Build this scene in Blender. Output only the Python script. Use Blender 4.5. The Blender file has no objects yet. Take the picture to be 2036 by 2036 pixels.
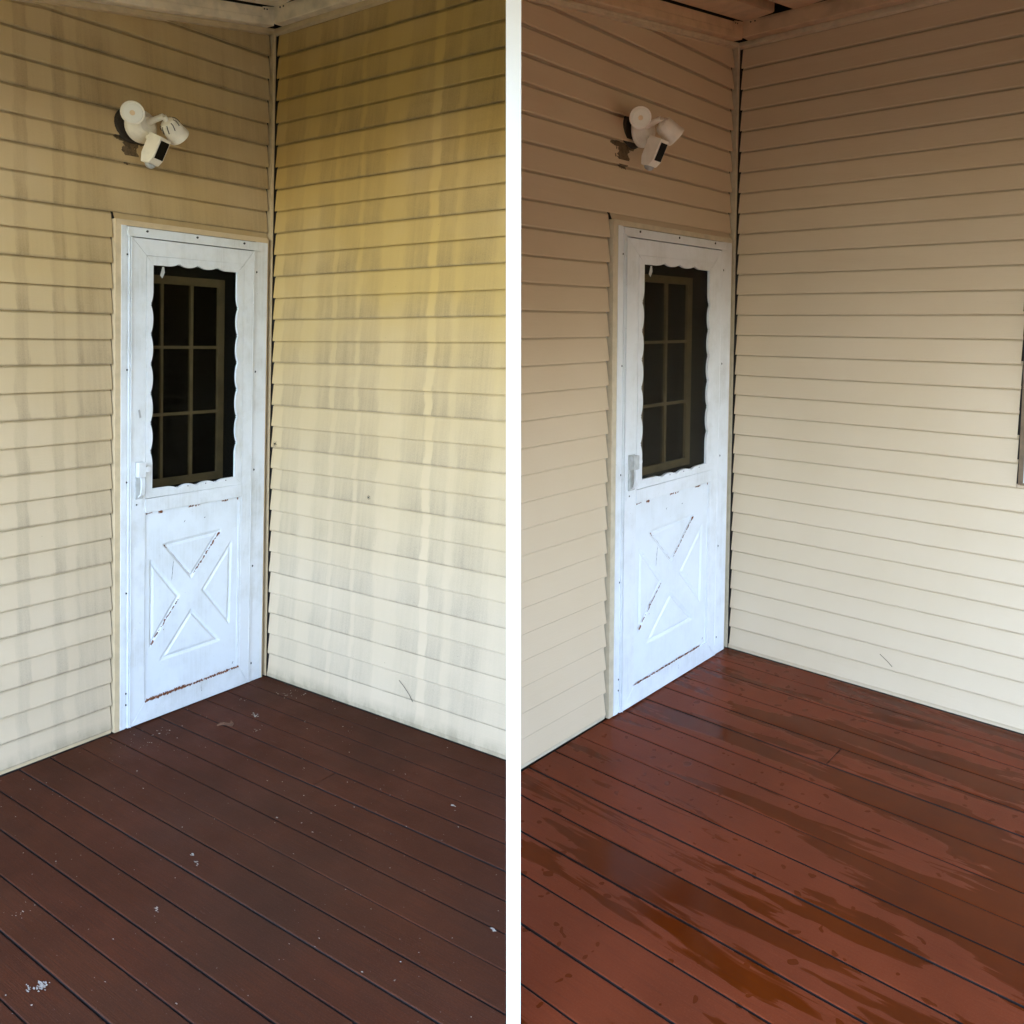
import bpy, math, random
from mathutils import Vector, Matrix, noise as mnoise
R = math.radians
scn = bpy.context.scene
col = scn.collection
random.seed(7)

# ------------------------------------------------------------------ camera
PITCH = math.atan(0.065)                      # the camera looks slightly down
cam_d = bpy.data.cameras.new('camera'); cam = bpy.data.objects.new('camera', cam_d); col.objects.link(cam)
CAMZ = 1.60
cam.location = (0, 0, CAMZ)
cam.rotation_euler = (math.pi/2 - PITCH, 0, 0)
cam_d.sensor_width = 36; cam_d.sensor_fit = 'HORIZONTAL'
cam_d.lens = 36*1639.95/2036
cam_d.shift_x = 0.0
cam_d.shift_y = -(1018-770.71)/2036
cam_d.clip_end = 500; cam_d.clip_start = 0.02
scn.camera = cam

# ------------------------------------------------------------------ light
SUN_EL, SUN_AZ = 20, 20                       # sun high behind the house, porch is in shade
world = bpy.data.worlds.new('World'); scn.world = world; world.use_nodes = True
wn = world.node_tree; bg = wn.nodes['Background']
sky = wn.nodes.new('ShaderNodeTexSky'); sky.sky_type = 'NISHITA'; sky.sun_disc = False
sky.sun_elevation = R(SUN_EL); sky.sun_rotation = R(SUN_AZ)
sky.air_density = 1.0; sky.dust_density = 1.0; sky.ozone_density = 2.0
# added warm shift of the sky colour, serving as white balance
sky_sat = wn.nodes.new('ShaderNodeHueSaturation'); sky_sat.inputs['Saturation'].default_value = .93
wn.links.new(sky.outputs['Color'], sky_sat.inputs['Color'])
sky_tint = wn.nodes.new('ShaderNodeMix'); sky_tint.data_type = 'RGBA'; sky_tint.blend_type = 'MULTIPLY'; sky_tint.inputs[0].default_value = 1
sky_tint.inputs[7].default_value = (1.05, .97, .98, 1); wn.links.new(sky_sat.outputs['Color'], sky_tint.inputs[6])
wn.links.new(sky_tint.outputs[2], bg.inputs['Color']); bg.inputs['Strength'].default_value = 0.15
sd = bpy.data.lights.new('sun', 'SUN'); sun = bpy.data.objects.new('sun', sd); col.objects.link(sun)
sd.energy = 4.0; sd.angle = R(0.5); sd.color = (1, .94, .85)
_az, _el = R(SUN_AZ), R(SUN_EL)
sdir = Vector((math.sin(_az)*math.cos(_el), math.cos(_az)*math.cos(_el), math.sin(_el)))
sun.rotation_euler = sdir.to_track_quat('Z', 'Y').to_euler(); sun.location = (0, 0, 20)
scn.view_settings.view_transform = 'Standard'; scn.view_settings.look = 'None'
scn.view_settings.gamma = 1; scn.view_settings.use_curve_mapping = False
scn.view_settings.exposure = 4.12
scn.render.engine = 'CYCLES'
scn.cycles.max_bounces = 8; scn.cycles.diffuse_bounces = 5

# ------------------------------------------------------------------ the two porch frames
# each porch is described in its own metres: x along the door wall (corner = 0, negative = left),
# y out of the door wall (negative = out), z up from the deck
FR = [((0.46816, -0.82541, 0.03653), (0.64374, 0.56346, -0.07076), (0.02852, 0.03495, 0.99745), (-1.2208, 4.0583, -1.4158)),
      ((0.74856, -0.74111, 0.00122), (0.8348, 0.66886, -0.07546), (0.06225, 0.05817, 0.99717), (1.1198, 4.3461, -1.3662))]
RT = Matrix.Rotation(-PITCH, 3, 'X')
def wp(h, x, y, z):
    f = FR[h]
    v = Vector([f[i][0]*x + f[i][1]*y + f[i][2]*z + f[3][i] for i in range(3)])
    v = RT @ v
    return Vector((v.x, v.y, v.z + CAMZ))
def axis(h, i):
    return (wp(h, *[1.0 if j == i else 0.0 for j in range(3)]) - wp(h, 0, 0, 0))

# ------------------------------------------------------------------ mesh helper
class MB:
    def __init__(s, h=None): s.h = h; s.v = []; s.f = []; s.uv = []; s.sm = []; s.mi = []
    cur = 0
    def pt(s, p): return wp(s.h, *p) if s.h is not None else Vector(p)
    def face(s, pts, uv=None, smooth=False):
        n = len(s.v); s.v += [s.pt(p) for p in pts]; s.f.append(list(range(n, n+len(pts))))
        s.uv.append(uv if uv else [(p[0], p[2]) for p in pts]); s.sm.append(smooth); s.mi.append(s.cur)
    def box(s, a, b, uvf=None):
        x0, y0, z0 = [min(a[i], b[i]) for i in range(3)]; x1, y1, z1 = [max(a[i], b[i]) for i in range(3)]
        P = [(x0,y0,z0),(x1,y0,z0),(x1,y1,z0),(x0,y1,z0),(x0,y0,z1),(x1,y0,z1),(x1,y1,z1),(x0,y1,z1)]
        for q in ((0,3,2,1),(4,5,6,7),(0,1,5,4),(1,2,6,5),(2,3,7,6),(3,0,4,7)):
            pts = [P[i] for i in q]
            s.face(pts, [uvf(p) for p in pts] if uvf else None)
    def prism(s, poly, z0, z1, bev=0.0, uvf=None, frame=None, sidemi=0):
        """poly: list of (a,b); frame maps (a,b,c)->xyz; top face at c=z1 with a small bevel"""
        fr = frame or (lambda a, b, c: (a, b, c)); U = uvf or (lambda p: (p[0], p[1]))
        n = len(poly); cx = sum(p[0] for p in poly)/n; cy = sum(p[1] for p in poly)/n
        ar = sum(poly[i][0]*poly[(i+1)%n][1]-poly[(i+1)%n][0]*poly[i][1] for i in range(n))
        if ar < 0: poly = poly[::-1]
        rings = [(poly, z0)]
        if bev > 0:
            ins = inset(poly, bev)
            rings += [(poly, z1-math.copysign(bev, z1-z0)*.7), (ins, z1)]
        else: rings += [(poly, z1)]
        for ri, ((pa, za), (pb, zb)) in enumerate(zip(rings[:-1], rings[1:])):
            s.cur = sidemi if ri == 0 else 0
            for i in range(n):
                j = (i+1) % n
                q = [fr(*pa[i], za), fr(*pa[j], za), fr(*pb[j], zb), fr(*pb[i], zb)]
                s.face(q, [U(pa[i]), U(pa[j]), U(pb[j]), U(pb[i])])
        s.cur = 0
        s.face([fr(*p, z1) for p in rings[-1][0]], [U(p) for p in rings[-1][0]])
        s.face([fr(*p, z0) for p in poly[::-1]], [U(p) for p in poly[::-1]])
    def strip(s, prof_a, prof_b, smooth=False):   # quads between two polylines
        for i in range(len(prof_a)-1):
            s.face([prof_a[i], prof_b[i], prof_b[i+1], prof_a[i+1]], smooth=smooth)
    def build(s, name, m, parent=None, origin=None, weld=False, label=None):
        me = bpy.data.meshes.new(name)
        o = bpy.data.objects.new(name, me)
        if origin is None:
            if parent is not None: org = Vector(parent.location)
            else:
                lo = [min(v[i] for v in s.v) for i in range(3)]; hi = [max(v[i] for v in s.v) for i in range(3)]
                org = Vector(((lo[0]+hi[0])/2, (lo[1]+hi[1])/2, lo[2]))
        else: org = Vector(origin)
        me.from_pydata([v-org for v in s.v], [], s.f)
        uvl = me.uv_layers.new(name='UVMap')
        k = 0
        for u in s.uv:
            for c in u: uvl.data[k].uv = c; k += 1
        if any(s.sm): me.polygons.foreach_set('use_smooth', s.sm)
        me.materials.append(m)
        if any(s.mi): me.materials.append(M_gap); me.polygons.foreach_set('material_index', s.mi)
        me.update()
        if weld:
            import bmesh
            bm = bmesh.new(); bm.from_mesh(me); bmesh.ops.remove_doubles(bm, verts=bm.verts, dist=1e-5)
            bmesh.ops.recalc_face_normals(bm, faces=bm.faces); bm.to_mesh(me); bm.free()
        col.objects.link(o)
        if parent is not None:
            top = parent
            o.parent = parent
            # children vertices are relative to the root's location
            o.location = org - Vector(parent['org']) if parent.get('org') is not None else (0, 0, 0)
            o['org'] = list(org)
        else:
            o.location = org; o['org'] = list(org)
        if label: o['label'] = label
        return o
def inset(poly, d):
    n = len(poly); out = []
    for i in range(n):
        p0, p1, p2 = Vector(poly[i-1]), Vector(poly[i]), Vector(poly[(i+1) % n])
        a = (p1-p0); b = (p2-p1)
        if a.length < 1e-6 or b.length < 1e-6: out.append(tuple(p1)); continue
        a.normalize(); b.normalize()
        na = Vector((-a.y, a.x)); nb = Vector((-b.y, b.x)); m = na+nb
        if m.length < 1e-4: m = na
        m.normalize(); c = max(.35, m.dot(na)); out.append(tuple(p1 + m*(d/c)))
    return out
def clip(poly, fn):      # keep where fn(p) >= 0 (fn affine)
    out = []; n = len(poly)
    for i in range(n):
        a, b = poly[i], poly[(i+1) % n]; fa, fb = fn(a), fn(b)
        if fa >= 0: out.append(a)
        if (fa >= 0) != (fb >= 0):
            t = fa/(fa-fb); out.append((a[0]+(b[0]-a[0])*t, a[1]+(b[1]-a[1])*t))
    return out
def empty(name, loc, label=None, cat=None, group=None, kind=None):
    o = bpy.data.objects.new(name, None); col.objects.link(o); o.location = loc; o['org'] = list(loc)
    o.empty_display_size = .1
    return tag(o, label, cat, group, kind)
def tag(o, label=None, cat=None, group=None, kind=None):
    if label: o['label'] = label
    if cat: o['category'] = cat
    if group: o['group'] = group
    if kind: o['kind'] = kind
    return o
def basis(axis_v):
    w = Vector(axis_v).normalized(); t = Vector((0, 0, 1)) if abs(w.z) < .9 else Vector((1, 0, 0))
    u = w.cross(t).normalized(); v = w.cross(u).normalized(); return u, v, w
def lathe(mb, base, ax, prof, seg=28, cap=True):   # prof: list of (distance along axis, radius) in world metres (mb.h must be None)
    u, v, w = basis(ax); base = Vector(base)
    rings = [[base + w*d + (u*math.cos(2*math.pi*i/seg)+v*math.sin(2*math.pi*i/seg))*r for i in range(seg)] for d, r in prof]
    for a, b in zip(rings[:-1], rings[1:]):
        for i in range(seg):
            j = (i+1) % seg; mb.face([a[i], a[j], b[j], b[i]], smooth=True)
    if cap:
        mb.face(list(reversed(rings[0]))); mb.face(rings[-1])
def tube(mb, pts, r, seg=8):
    pts = [Vector(p) for p in pts]; rings = []
    for i, p in enumerate(pts):
        d = (pts[min(i+1, len(pts)-1)]-pts[max(i-1, 0)]); u, v, w = basis(d)
        rr = r if not isinstance(r, (list, tuple)) else r[i]
        rings.append([p+(u*math.cos(2*math.pi*k/seg)+v*math.sin(2*math.pi*k/seg))*rr for k in range(seg)])
    for a, b in zip(rings[:-1], rings[1:]):
        for i in range(seg):
            j = (i+1) % seg; mb.face([a[i], a[j], b[j], b[i]], smooth=True)
    mb.face(list(reversed(rings[0]))); mb.face(rings[-1])

# ------------------------------------------------------------------ materials
class NT:
    def __init__(s, name):
        s.m = bpy.data.materials.new(name); s.m.use_nodes = True; s.t = s.m.node_tree
        s.b = s.t.nodes['Principled BSDF']; s.out = s.t.nodes['Material Output']
    def n(s, typ, **kw):
        nd = s.t.nodes.new(typ)
        for k, v in kw.items(): setattr(nd, k, v)
        return nd
    def l(s, a, b): s.t.links.new(a, b)
    def inp(s, sock, v):
        if hasattr(v, 'is_output') or isinstance(v, bpy.types.NodeSocket): s.l(v, sock)
        else: sock.default_value = v
    def math(s, op, a, b=0.0, c=0.0, clamp=False):
        nd = s.n('ShaderNodeMath', operation=op); nd.use_clamp = clamp
        s.inp(nd.inputs[0], a); s.inp(nd.inputs[1], b)
        if len(nd.inputs) > 2: s.inp(nd.inputs[2], c)
        return nd.outputs[0]
    def uv(s):
        nd = s.n('ShaderNodeUVMap'); sp = s.n('ShaderNodeSeparateXYZ'); s.l(nd.outputs[0], sp.inputs[0])
        return nd.outputs[0], sp.outputs[0], sp.outputs[1]
    def noise(s, vec, scale, detail=4, rough=.55, sx=1, sy=1, off=(0, 0, 0), dist=0):
        mp = s.n('ShaderNodeMapping'); s.l(vec, mp.inputs[0]); mp.inputs['Scale'].default_value = (sx, sy, 1)
        mp.inputs['Location'].default_value = off
        nd = s.n('ShaderNodeTexNoise'); nd.noise_dimensions = '2D'; s.l(mp.outputs[0], nd.inputs['Vector'])
        nd.inputs['Scale'].default_value = scale; nd.inputs['Detail'].default_value = detail
        nd.inputs['Roughness'].default_value = rough; nd.inputs['Distortion'].default_value = dist
        return nd.outputs['Fac']
    def ramp(s, v, stops, interp='LINEAR'):
        nd = s.n('ShaderNodeValToRGB'); nd.color_ramp.interpolation = interp; cr = nd.color_ramp
        while len(cr.elements) > 1: cr.elements.remove(cr.elements[-1])
        for i, (p, c) in enumerate(stops):
            e = cr.elements[0] if i == 0 else cr.elements.new(p)
            e.position = p; e.color = (c if isinstance(c, (tuple, list)) else (c, c, c)) + (() if isinstance(c, (tuple, list)) and len(c) == 4 else (1,)) if isinstance(c, (tuple, list)) else (c, c, c, 1)
        s.l(v, nd.inputs[0]); return nd.outputs[0]
    def rng(s, v, a, b, c=0.0, d=1.0):
        nd = s.n('ShaderNodeMapRange'); s.inp(nd.inputs[0], v)
        for i, x in enumerate((a, b, c, d)): nd.inputs[i+1].default_value = x
        return nd.outputs[0]
    def mix(s, f, a, b, typ='MIX'):
        nd = s.n('ShaderNodeMix', data_type='RGBA', blend_type=typ); s.inp(nd.inputs[0], f)
        for sock, v in ((nd.inputs[6], a), (nd.inputs[7], b)):
            if isinstance(v, tuple): sock.default_value = (*v, 1) if len(v) == 3 else v
            else: s.l(v, sock)
        return nd.outputs[2]
    def bump(s, h, strength=.2, dist=.01):
        nd = s.n('ShaderNodeBump'); s.l(h, nd.inputs['Height']); nd.inputs['Strength'].default_value = strength
        nd.inputs['Distance'].default_value = dist; s.l(nd.outputs[0], s.b.inputs['Normal'])
    def set(s, **kw):
        for k, v in kw.items():
            k = k.replace('_', ' ')
            if isinstance(v, tuple): v = (*v, 1) if len(v) == 3 else v
            s.inp(s.b.inputs[k], v)
def plain(name, c, rough=.5, var=.12, scale=30, metallic=0, spec=.5):
    t = NT(name); tc = t.n('ShaderNodeTexCoord')
    nz = t.n('ShaderNodeTexNoise'); t.l(tc.outputs['Object'], nz.inputs['Vector']); nz.inputs['Scale'].default_value = scale
    nz.inputs['Detail'].default_value = 5
    c2 = tuple(x*(1-var*2.2) for x in c)
    t.set(Base_Color=t.mix(t.rng(nz.outputs[0], .42, .72), c, c2), Roughness=rough, Metallic=metallic, Specular_IOR_Level=spec)
    return t.m

VINYL = (0.628, 0.488, 0.333)
COURSE, Z29 = 0.1016, 0.0168
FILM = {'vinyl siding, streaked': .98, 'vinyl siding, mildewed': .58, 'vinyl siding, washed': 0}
def siding_mat(name, dirt, seed):
    """dirt: None for washed vinyl or list of (distance from corner, density) stops over 0..1.6 m"""
    t = NT(name); uv, u, v = t.uv()
    blot = t.noise(uv, 2.2, 3, .5, off=(seed, 3, 0))
    basec = t.mix(t.rng(blot, .3, .7), VINYL, tuple(a*b for a, b in zip(VINYL, (.965, .955, .93))))
    fine = t.noise(uv, 260, 3, .7, off=(seed, 0, 0))
    basec = t.mix(t.rng(fine, .35, .65, 0, .05), basec, tuple(a*.8 for a in VINYL))
    rough = .42
    if dirt is not None:
        d = t.math('DIVIDE', t.math('MULTIPLY', u, -1.0), 1.6)
        wob = t.noise(uv, 3, 2, .5, sx=1, sy=2.2, off=(seed, 0, 0))
        ci = t.math('FLOOR', t.math('DIVIDE', t.math('SUBTRACT', v, Z29), COURSE))
        wn1 = t.n('ShaderNodeTexWhiteNoise', noise_dimensions='1D'); t.l(ci, wn1.inputs['W'])
        d = t.math('ADD', d, t.math('MULTIPLY', t.math('SUBTRACT', wob, .5), .022))
        d = t.math('ADD', d, t.math('MULTIPLY', t.math('SUBTRACT', wn1.outputs['Value'], .5), .007))
        ragged = t.noise(uv, 1, 3, .7, sx=130, sy=14, off=(seed, 6, 0))
        d = t.math('ADD', d, t.math('MULTIPLY', t.math('SUBTRACT', ragged, .5), .012))
        band = t.ramp(d, [(a/1.6, b) for a, b in dirt])
        # fine vertical run-off streaks
        st1 = t.noise(uv, 1, 5, .7, sx=55, sy=.9, off=(seed*3, 1, 0))
        st2 = t.noise(uv, 1, 4, .65, sx=14, sy=.5, off=(seed, 7, 0))
        grain = t.noise(uv, 1, 3, .7, sx=420, sy=150, off=(seed, 2, 0))
        # place inside a course and inside a double panel (rows come in pairs)
        kf = t.math('DIVIDE', t.math('SUBTRACT', v, Z29), COURSE)
        fr = t.math('FRACT', kf); pair = t.math('FRACT', t.math('DIVIDE', t.math('ADD', kf, 0.0), 2.0))
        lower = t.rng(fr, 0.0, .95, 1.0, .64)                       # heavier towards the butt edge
        even = t.math('LESS_THAN', t.math('ABSOLUTE', t.math('SUBTRACT', pair, .75)), .25)
        w = t.math('MULTIPLY', lower, t.math('ADD', .66, t.math('MULTIPLY', even, .42)))
        s = t.math('MULTIPLY', band, w)
        s = t.math('MULTIPLY', s, t.rng(st2, .25, .7, .8, 1.1))
        s = t.math('MULTIPLY', s, t.rng(st1, .3, .68, .72, 1.15))
        s = t.math('MULTIPLY', s, t.rng(grain, .3, .7, .6, 1.3), clamp=True)
        mott = t.noise(uv, 1, 5, .65, sx=9, sy=5, off=(seed*2, 3, 0))
        s = t.math('MULTIPLY', s, t.rng(mott, .3, .68, .66, 1.06))
        s = t.math('MULTIPLY', s, t.rng(wn1.outputs['Value'], 0, 1, .88, 1.05))
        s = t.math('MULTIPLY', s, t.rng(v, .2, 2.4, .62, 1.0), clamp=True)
        s = t.math('MULTIPLY', s, .95 if seed < 5 else 1.0)
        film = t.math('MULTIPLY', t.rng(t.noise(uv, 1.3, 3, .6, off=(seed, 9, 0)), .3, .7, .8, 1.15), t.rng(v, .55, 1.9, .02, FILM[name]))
        basec = t.mix(film, basec, (.52, .34, .108))              # yellow-brown pollen film; its rise with height also paints the roof's warm shade
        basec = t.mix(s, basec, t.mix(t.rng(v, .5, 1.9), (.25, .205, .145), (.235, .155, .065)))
        foot = t.math('MULTIPLY', t.rng(v, .0, .07, .55, 0), t.rng(mott, .35, .6, .3, 1))  # grime at the wall's foot, painted to serve as contact shadow too
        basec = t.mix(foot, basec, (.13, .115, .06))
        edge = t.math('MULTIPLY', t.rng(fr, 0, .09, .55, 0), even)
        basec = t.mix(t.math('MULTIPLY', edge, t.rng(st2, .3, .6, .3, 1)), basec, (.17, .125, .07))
        rough = .6
    specks = t.noise(uv, 46, 2, .9, off=(seed*2, 5, 0))
    basec = t.mix(t.rng(specks, .80, .83, 0, .5 if dirt is not None else .12), basec, (.10, .08, .05))
    emb = t.noise(uv, 1, 4, .6, sx=18, sy=170, off=(seed, 1, 0))
    wave = t.noise(uv, 1, 2, .5, sx=2.3, sy=9, off=(seed, 4, 0))
    t.bump(t.math('ADD', t.math('MULTIPLY', emb, .35), t.math('MULTIPLY', wave, 1.1)), .55, .0022)
    t.set(Base_Color=basec, Roughness=rough, Specular_IOR_Level=.35)
    return t.m
dirtR = [(0,.25),(.05,.10),(.09,.12),(.10,.62),(.215,.55),(.225,.22),(.31,.25),(.33,.68),(.418,.66),(.424,.30),(.45,.33),(.456,.72),(.572,.76),(.578,.28),(.598,.30),
         (.605,.78),(.705,.70),(.725,.20),(.84,.24),(.86,.66),(.972,.74),(.982,.03),(1.018,.03),(1.026,.78),(1.10,.74),(1.115,.30),(1.14,.34),(1.16,.80),(1.30,.74),(1.34,.28),(1.5,.4),(1.6,.5)]
dirtL = [(0,.55),(.10,.62),(.22,.4),(.34,.55),(.45,.42),(.56,.6),(.62,.35),(.76,.6),(.83,.35),(.93,.30),(.99,.55),(1.05,.68),(1.10,.50),(1.125,.72),(1.14,.25),(1.185,.22),
         (1.195,.62),(1.24,.66),(1.25,.15),(1.355,.14),(1.362,.62),(1.41,.58),(1.42,.06),(1.48,.08),(1.5,.3),(1.6,.5)]
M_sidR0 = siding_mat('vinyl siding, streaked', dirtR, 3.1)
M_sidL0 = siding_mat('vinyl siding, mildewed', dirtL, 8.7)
M_sid1 = siding_mat('vinyl siding, washed', None, 5.3)
M_tan0 = plain('tan trim, grimy', (.60, .45, .27), .5, .07, 22)
M_tan1 = plain('tan trim, clean', (.60, .50, .35), .45, .08, 22)
M_alu0 = plain('painted aluminium, dusty', (.85, .71, .52), .55, .14, 14)
M_alu1 = plain('painted aluminium', (.60, .43, .27), .5, .10, 14)
M_void = plain('wall sheathing', (.03, .025, .02), .9, .1)
M_black = plain('black screw', (.012, .012, .012), .4, .1)
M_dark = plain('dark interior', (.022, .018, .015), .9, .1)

def paint_mat(name, c, grime, seed):
    t = NT(name); uv, u, v = t.uv()
    a = t.noise(uv, 5, 5, .65, off=(seed, 0, 0)); b = t.noise(uv, 1, 4, .7, sx=70, sy=3, off=(seed, 5, 0))
    g = t.math('MULTIPLY', t.rng(a, .42, .75, 0, grime), t.rng(b, .3, .7, .4, 1.2))
    basec = t.mix(g, c, (.42, .40, .34))
    sp = t.noise(uv, 75, 2, .8, off=(seed, 9, 0))
    basec = t.mix(t.rng(sp, .77, .80, 0, .45), basec, (.22, .17, .12))
    t.set(Base_Color=basec, Roughness=.38, Specular_IOR_Level=.4)
    t.bump(t.noise(uv, 160, 3, .6), .05, .002)
    return t.m
M_white = [paint_mat('white storm door paint, dusty', (.74, .745, .75), .50, 2), paint_mat('white storm door paint', (.76, .77, .785), .40, 6)]
M_panel = [paint_mat('white steel kick panel', (.75, .77, .79), .30, 4), paint_mat('white steel kick panel, clean', (.75, .77, .79), .22, 11)]

def deck_mat(name, wet):
    t = NT(name); uv, u, v = t.uv()
    grain = t.noise(uv, 1, 5, .65, sx=260, sy=6, off=(1, 0, 0))
    mot = t.noise(uv, 3.2, 5, .6, off=(4, 2, 0))
    fine = t.noise(uv, 190, 3, .75)
    # tone differs from board to board
    bi = t.math('FLOOR', t.math('DIVIDE', t.math('ADD', u, .137), .1418))
    wnz = t.n('ShaderNodeTexWhiteNoise', noise_dimensions='1D'); t.l(bi, wnz.inputs['W'])
    bv = wnz.outputs['Value']
    if not wet:
        c = t.mix(t.rng(mot, .3, .7), (.094, .025, .0105), (.068, .019, .0082))
        c = t.mix(t.math('MULTIPLY', bv, .5), c, (.080, .025, .010))
        gd = t.noise(uv, 1.1, 4, .6, off=(9, 3, 0))
        c = t.mix(t.rng(gd, .45, .75, 0, .45), c, (.045, .025, .015))       # thin grey film of dust
        c = t.mix(t.rng(grain, .38, .66, 0, .5), c, (.045, .018, .011))
        c = t.mix(t.rng(fine, .52, .72, 0, .22), c, (.13, .07, .05))
        scr = t.noise(uv, 1, 3, .8, sx=120, sy=9, off=(7, 7, 0))
        c = t.mix(t.rng(scr, .73, .78, 0, .30), c, (.22, .15, .12))
        sp = t.noise(uv, 48, 2, .85, off=(3, 8, 0))
        c = t.mix(t.rng(sp, .775, .80, 0, .5), c, (.40, .36, .31))
        t.set(Base_Color=c, Roughness=t.rng(mot, .3, .7, .5, .66), Specular_IOR_Level=.06)
        h = t.math('ADD', t.math('MULTIPLY', grain, .7), t.math('MULTIPLY', fine, .3))
        t.bump(h, .45, .0022)
    else:
        # water lies in streaks that follow the boards, broken up by drops
        a = t.noise(uv, 1, 4, .55, sx=6.0, sy=1.0, off=(2.3, 4.1, 0), dist=.5)
        b = t.noise(uv, 1, 3, .55, sx=20, sy=2.2, off=(.3, 1.1, 0), dist=.7)
        g = t.math('ADD', t.math('MULTIPLY', a, .78), t.math('MULTIPLY', b, .24))
        # more water away from the door wall and beside the long wall
        lat = t.rng(u, -1.9, -.4, -.03, .05); lon = t.rng(v, -2.0, -.2, .045, -.06)
        g = t.math('ADD', t.math('ADD', g, t.math('ADD', lat, lon)), t.math('MULTIPLY', t.math('SUBTRACT', bv, .5), .05))
        wetm = t.rng(g, .490, .528)
        drops = t.noise(uv, 21, 1, .4, off=(5, 5, 0))
        wetm = t.math('MAXIMUM', wetm, t.rng(drops, .735, .75, 0, .8))
        dry = t.mix(t.rng(mot, .3, .7), (.195, .038, .0125), (.155, .030, .0095))
        dry = t.mix(t.rng(fine, .5, .75, 0, .16), dry, (.29, .11, .06))
        wc = t.mix(t.rng(mot, .3, .7), (.120, .019, .0012), (.088, .0135, .001))
        c = t.mix(wetm, dry, wc)
        c = t.mix(t.math('MULTIPLY', bv, .22), c, (.10, .030, .016))
        c = t.mix(t.rng(grain, .45, .7, 0, .22), c, (.06, .018, .01))
        sp = t.noise(uv, 60, 2, .85, off=(3, 8, 0))
        c = t.mix(t.rng(sp, .80, .82, 0, .5), c, (.05, .02, .015))
        t.set(Base_Color=c, Roughness=t.mix(wetm, (.38, .38, .38), (.12, .12, .12)), Specular_IOR_Level=t.rng(wetm, 0, 1, .07, .10))
        h = t.math('MULTIPLY', t.math('ADD', t.math('MULTIPLY', grain, .7), t.math('MULTIPLY', fine, .3)), t.rng(wetm, 0, 1, 1, .18))
        t.bump(h, .35, .002)
    return t.m
M_gap = plain('grime between boards', (.018, .009, .006), .9, .1)
M_deck = [deck_mat('deck board, dull', False), deck_mat('deck board, wet', True)]
M_rust = plain('rust', (.22, .075, .028), .9, .3, 90)
M_wood = plain('inner door lite frame', (.38, .25, .12), .5, .15, 12)
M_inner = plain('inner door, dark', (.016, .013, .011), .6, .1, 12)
M_handle = plain('grey handle metal', (.52, .52, .50), .35, .12, 40)
M_lens = plain('black lens cover', (.003, .003, .004), .3, .05, spec=.12)
M_lampw = [plain('floodlight plastic, stained', (.86, .79, .66), .42, .06, 26), plain('floodlight plastic', (.85, .77, .68), .40, .05, 26)]
M_caulk = plain('dark caulk', (.035, .024, .014), .8, .2, 50)
M_smear = plain('old sealant stain', (.15, .10, .05), .8, .3, 70)
M_leaf = plain('dry leaf', (.16, .07, .035), .8, .2, 60)
M_flake = plain('pale flake', (.42, .36, .30), .8, .15, 80)
M_part = plain('white partition paint', (.86, .86, .86), .5, .01, 5)
M_grey = plain('grey tape', (.38, .38, .37), .6, .1)
def glass_mat():
    t = NT('window glass'); t.t.nodes.remove(t.b)
    tr = t.n('ShaderNodeBsdfTransparent'); tr.inputs[0].default_value = (.66, .67, .65, 1)
    gl = t.n('ShaderNodeBsdfGlossy'); gl.inputs['Roughness'].default_value = .03
    lw = t.n('ShaderNodeLayerWeight'); lw.inputs[0].default_value = .5
    mx = t.n('ShaderNodeMixShader'); t.l(t.math('ADD', .005, t.math('MULTIPLY', .8, t.math('POWER', lw.outputs['Facing'], 5.0))), mx.inputs[0]); t.l(tr.outputs[0], mx.inputs[1]); t.l(gl.outputs[0], mx.inputs[2])
    t.l(mx.outputs[0], t.out.inputs[0]); return t.m
M_glass = glass_mat()
def lamp_face():
    t = NT('frosted lamp lens'); tc = t.n('ShaderNodeTexCoord')
    t.set(Base_Color=(.80, .77, .68), Roughness=.35, Subsurface_Weight=0.0); return t.m
M_lface = lamp_face()
M_amber = plain('amber diode', (.78, .58, .36), .4, .05)
def ground_mat():
    t = NT('dry lawn'); tc = t.n('ShaderNodeTexCoord')
    nz = t.n('ShaderNodeTexNoise'); t.l(tc.outputs['Object'], nz.inputs['Vector']); nz.inputs['Scale'].default_value = .6
    nz.inputs['Detail'].default_value = 8
    t.set(Base_Color=t.mix(t.rng(nz.outputs[0], .35, .65), (.055,.055,.022),(.045,.045,.018)), Roughness=.95); return t.m
M_ground = ground_mat()

# ------------------------------------------------------------------ ground
g = MB(); g.face([(-150, -150, -.6), (150, -150, -.6), (150, 150, -.6), (-150, 150, -.6)])
go = g.build('ground', M_ground); tag(go, kind='structure')

# ------------------------------------------------------------------ added unseen foliage: darkens the glass reflection, blocks low sky
rt = random.Random(3); tb = MB()
for k in range(9000):
    a = rt.uniform(math.radians(165), math.radians(375)); q = rt.uniform(15, 19); top = 2.4+.3*math.sin(a*7)+.3*math.sin(a*17+1)
    c = Vector((q*math.cos(a), q*math.sin(a), -.6+top*rt.random()**.8)); s_ = rt.uniform(.25, .6)
    u_ = Vector((rt.gauss(0, 1), rt.gauss(0, 1), rt.gauss(0, 1))).normalized(); v_ = u_.cross(Vector((rt.gauss(0, 1), rt.gauss(0, 1), rt.gauss(0, 1)))).normalized()
    tb.face([c+u_*s_, c+v_*s_*.7, c-u_*s_, c-v_*s_*.7])
to = tb.build('woodland', plain('leaves', (.07, .08, .03), .8, .2, 2)); tag(to, kind='stuff')

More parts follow.
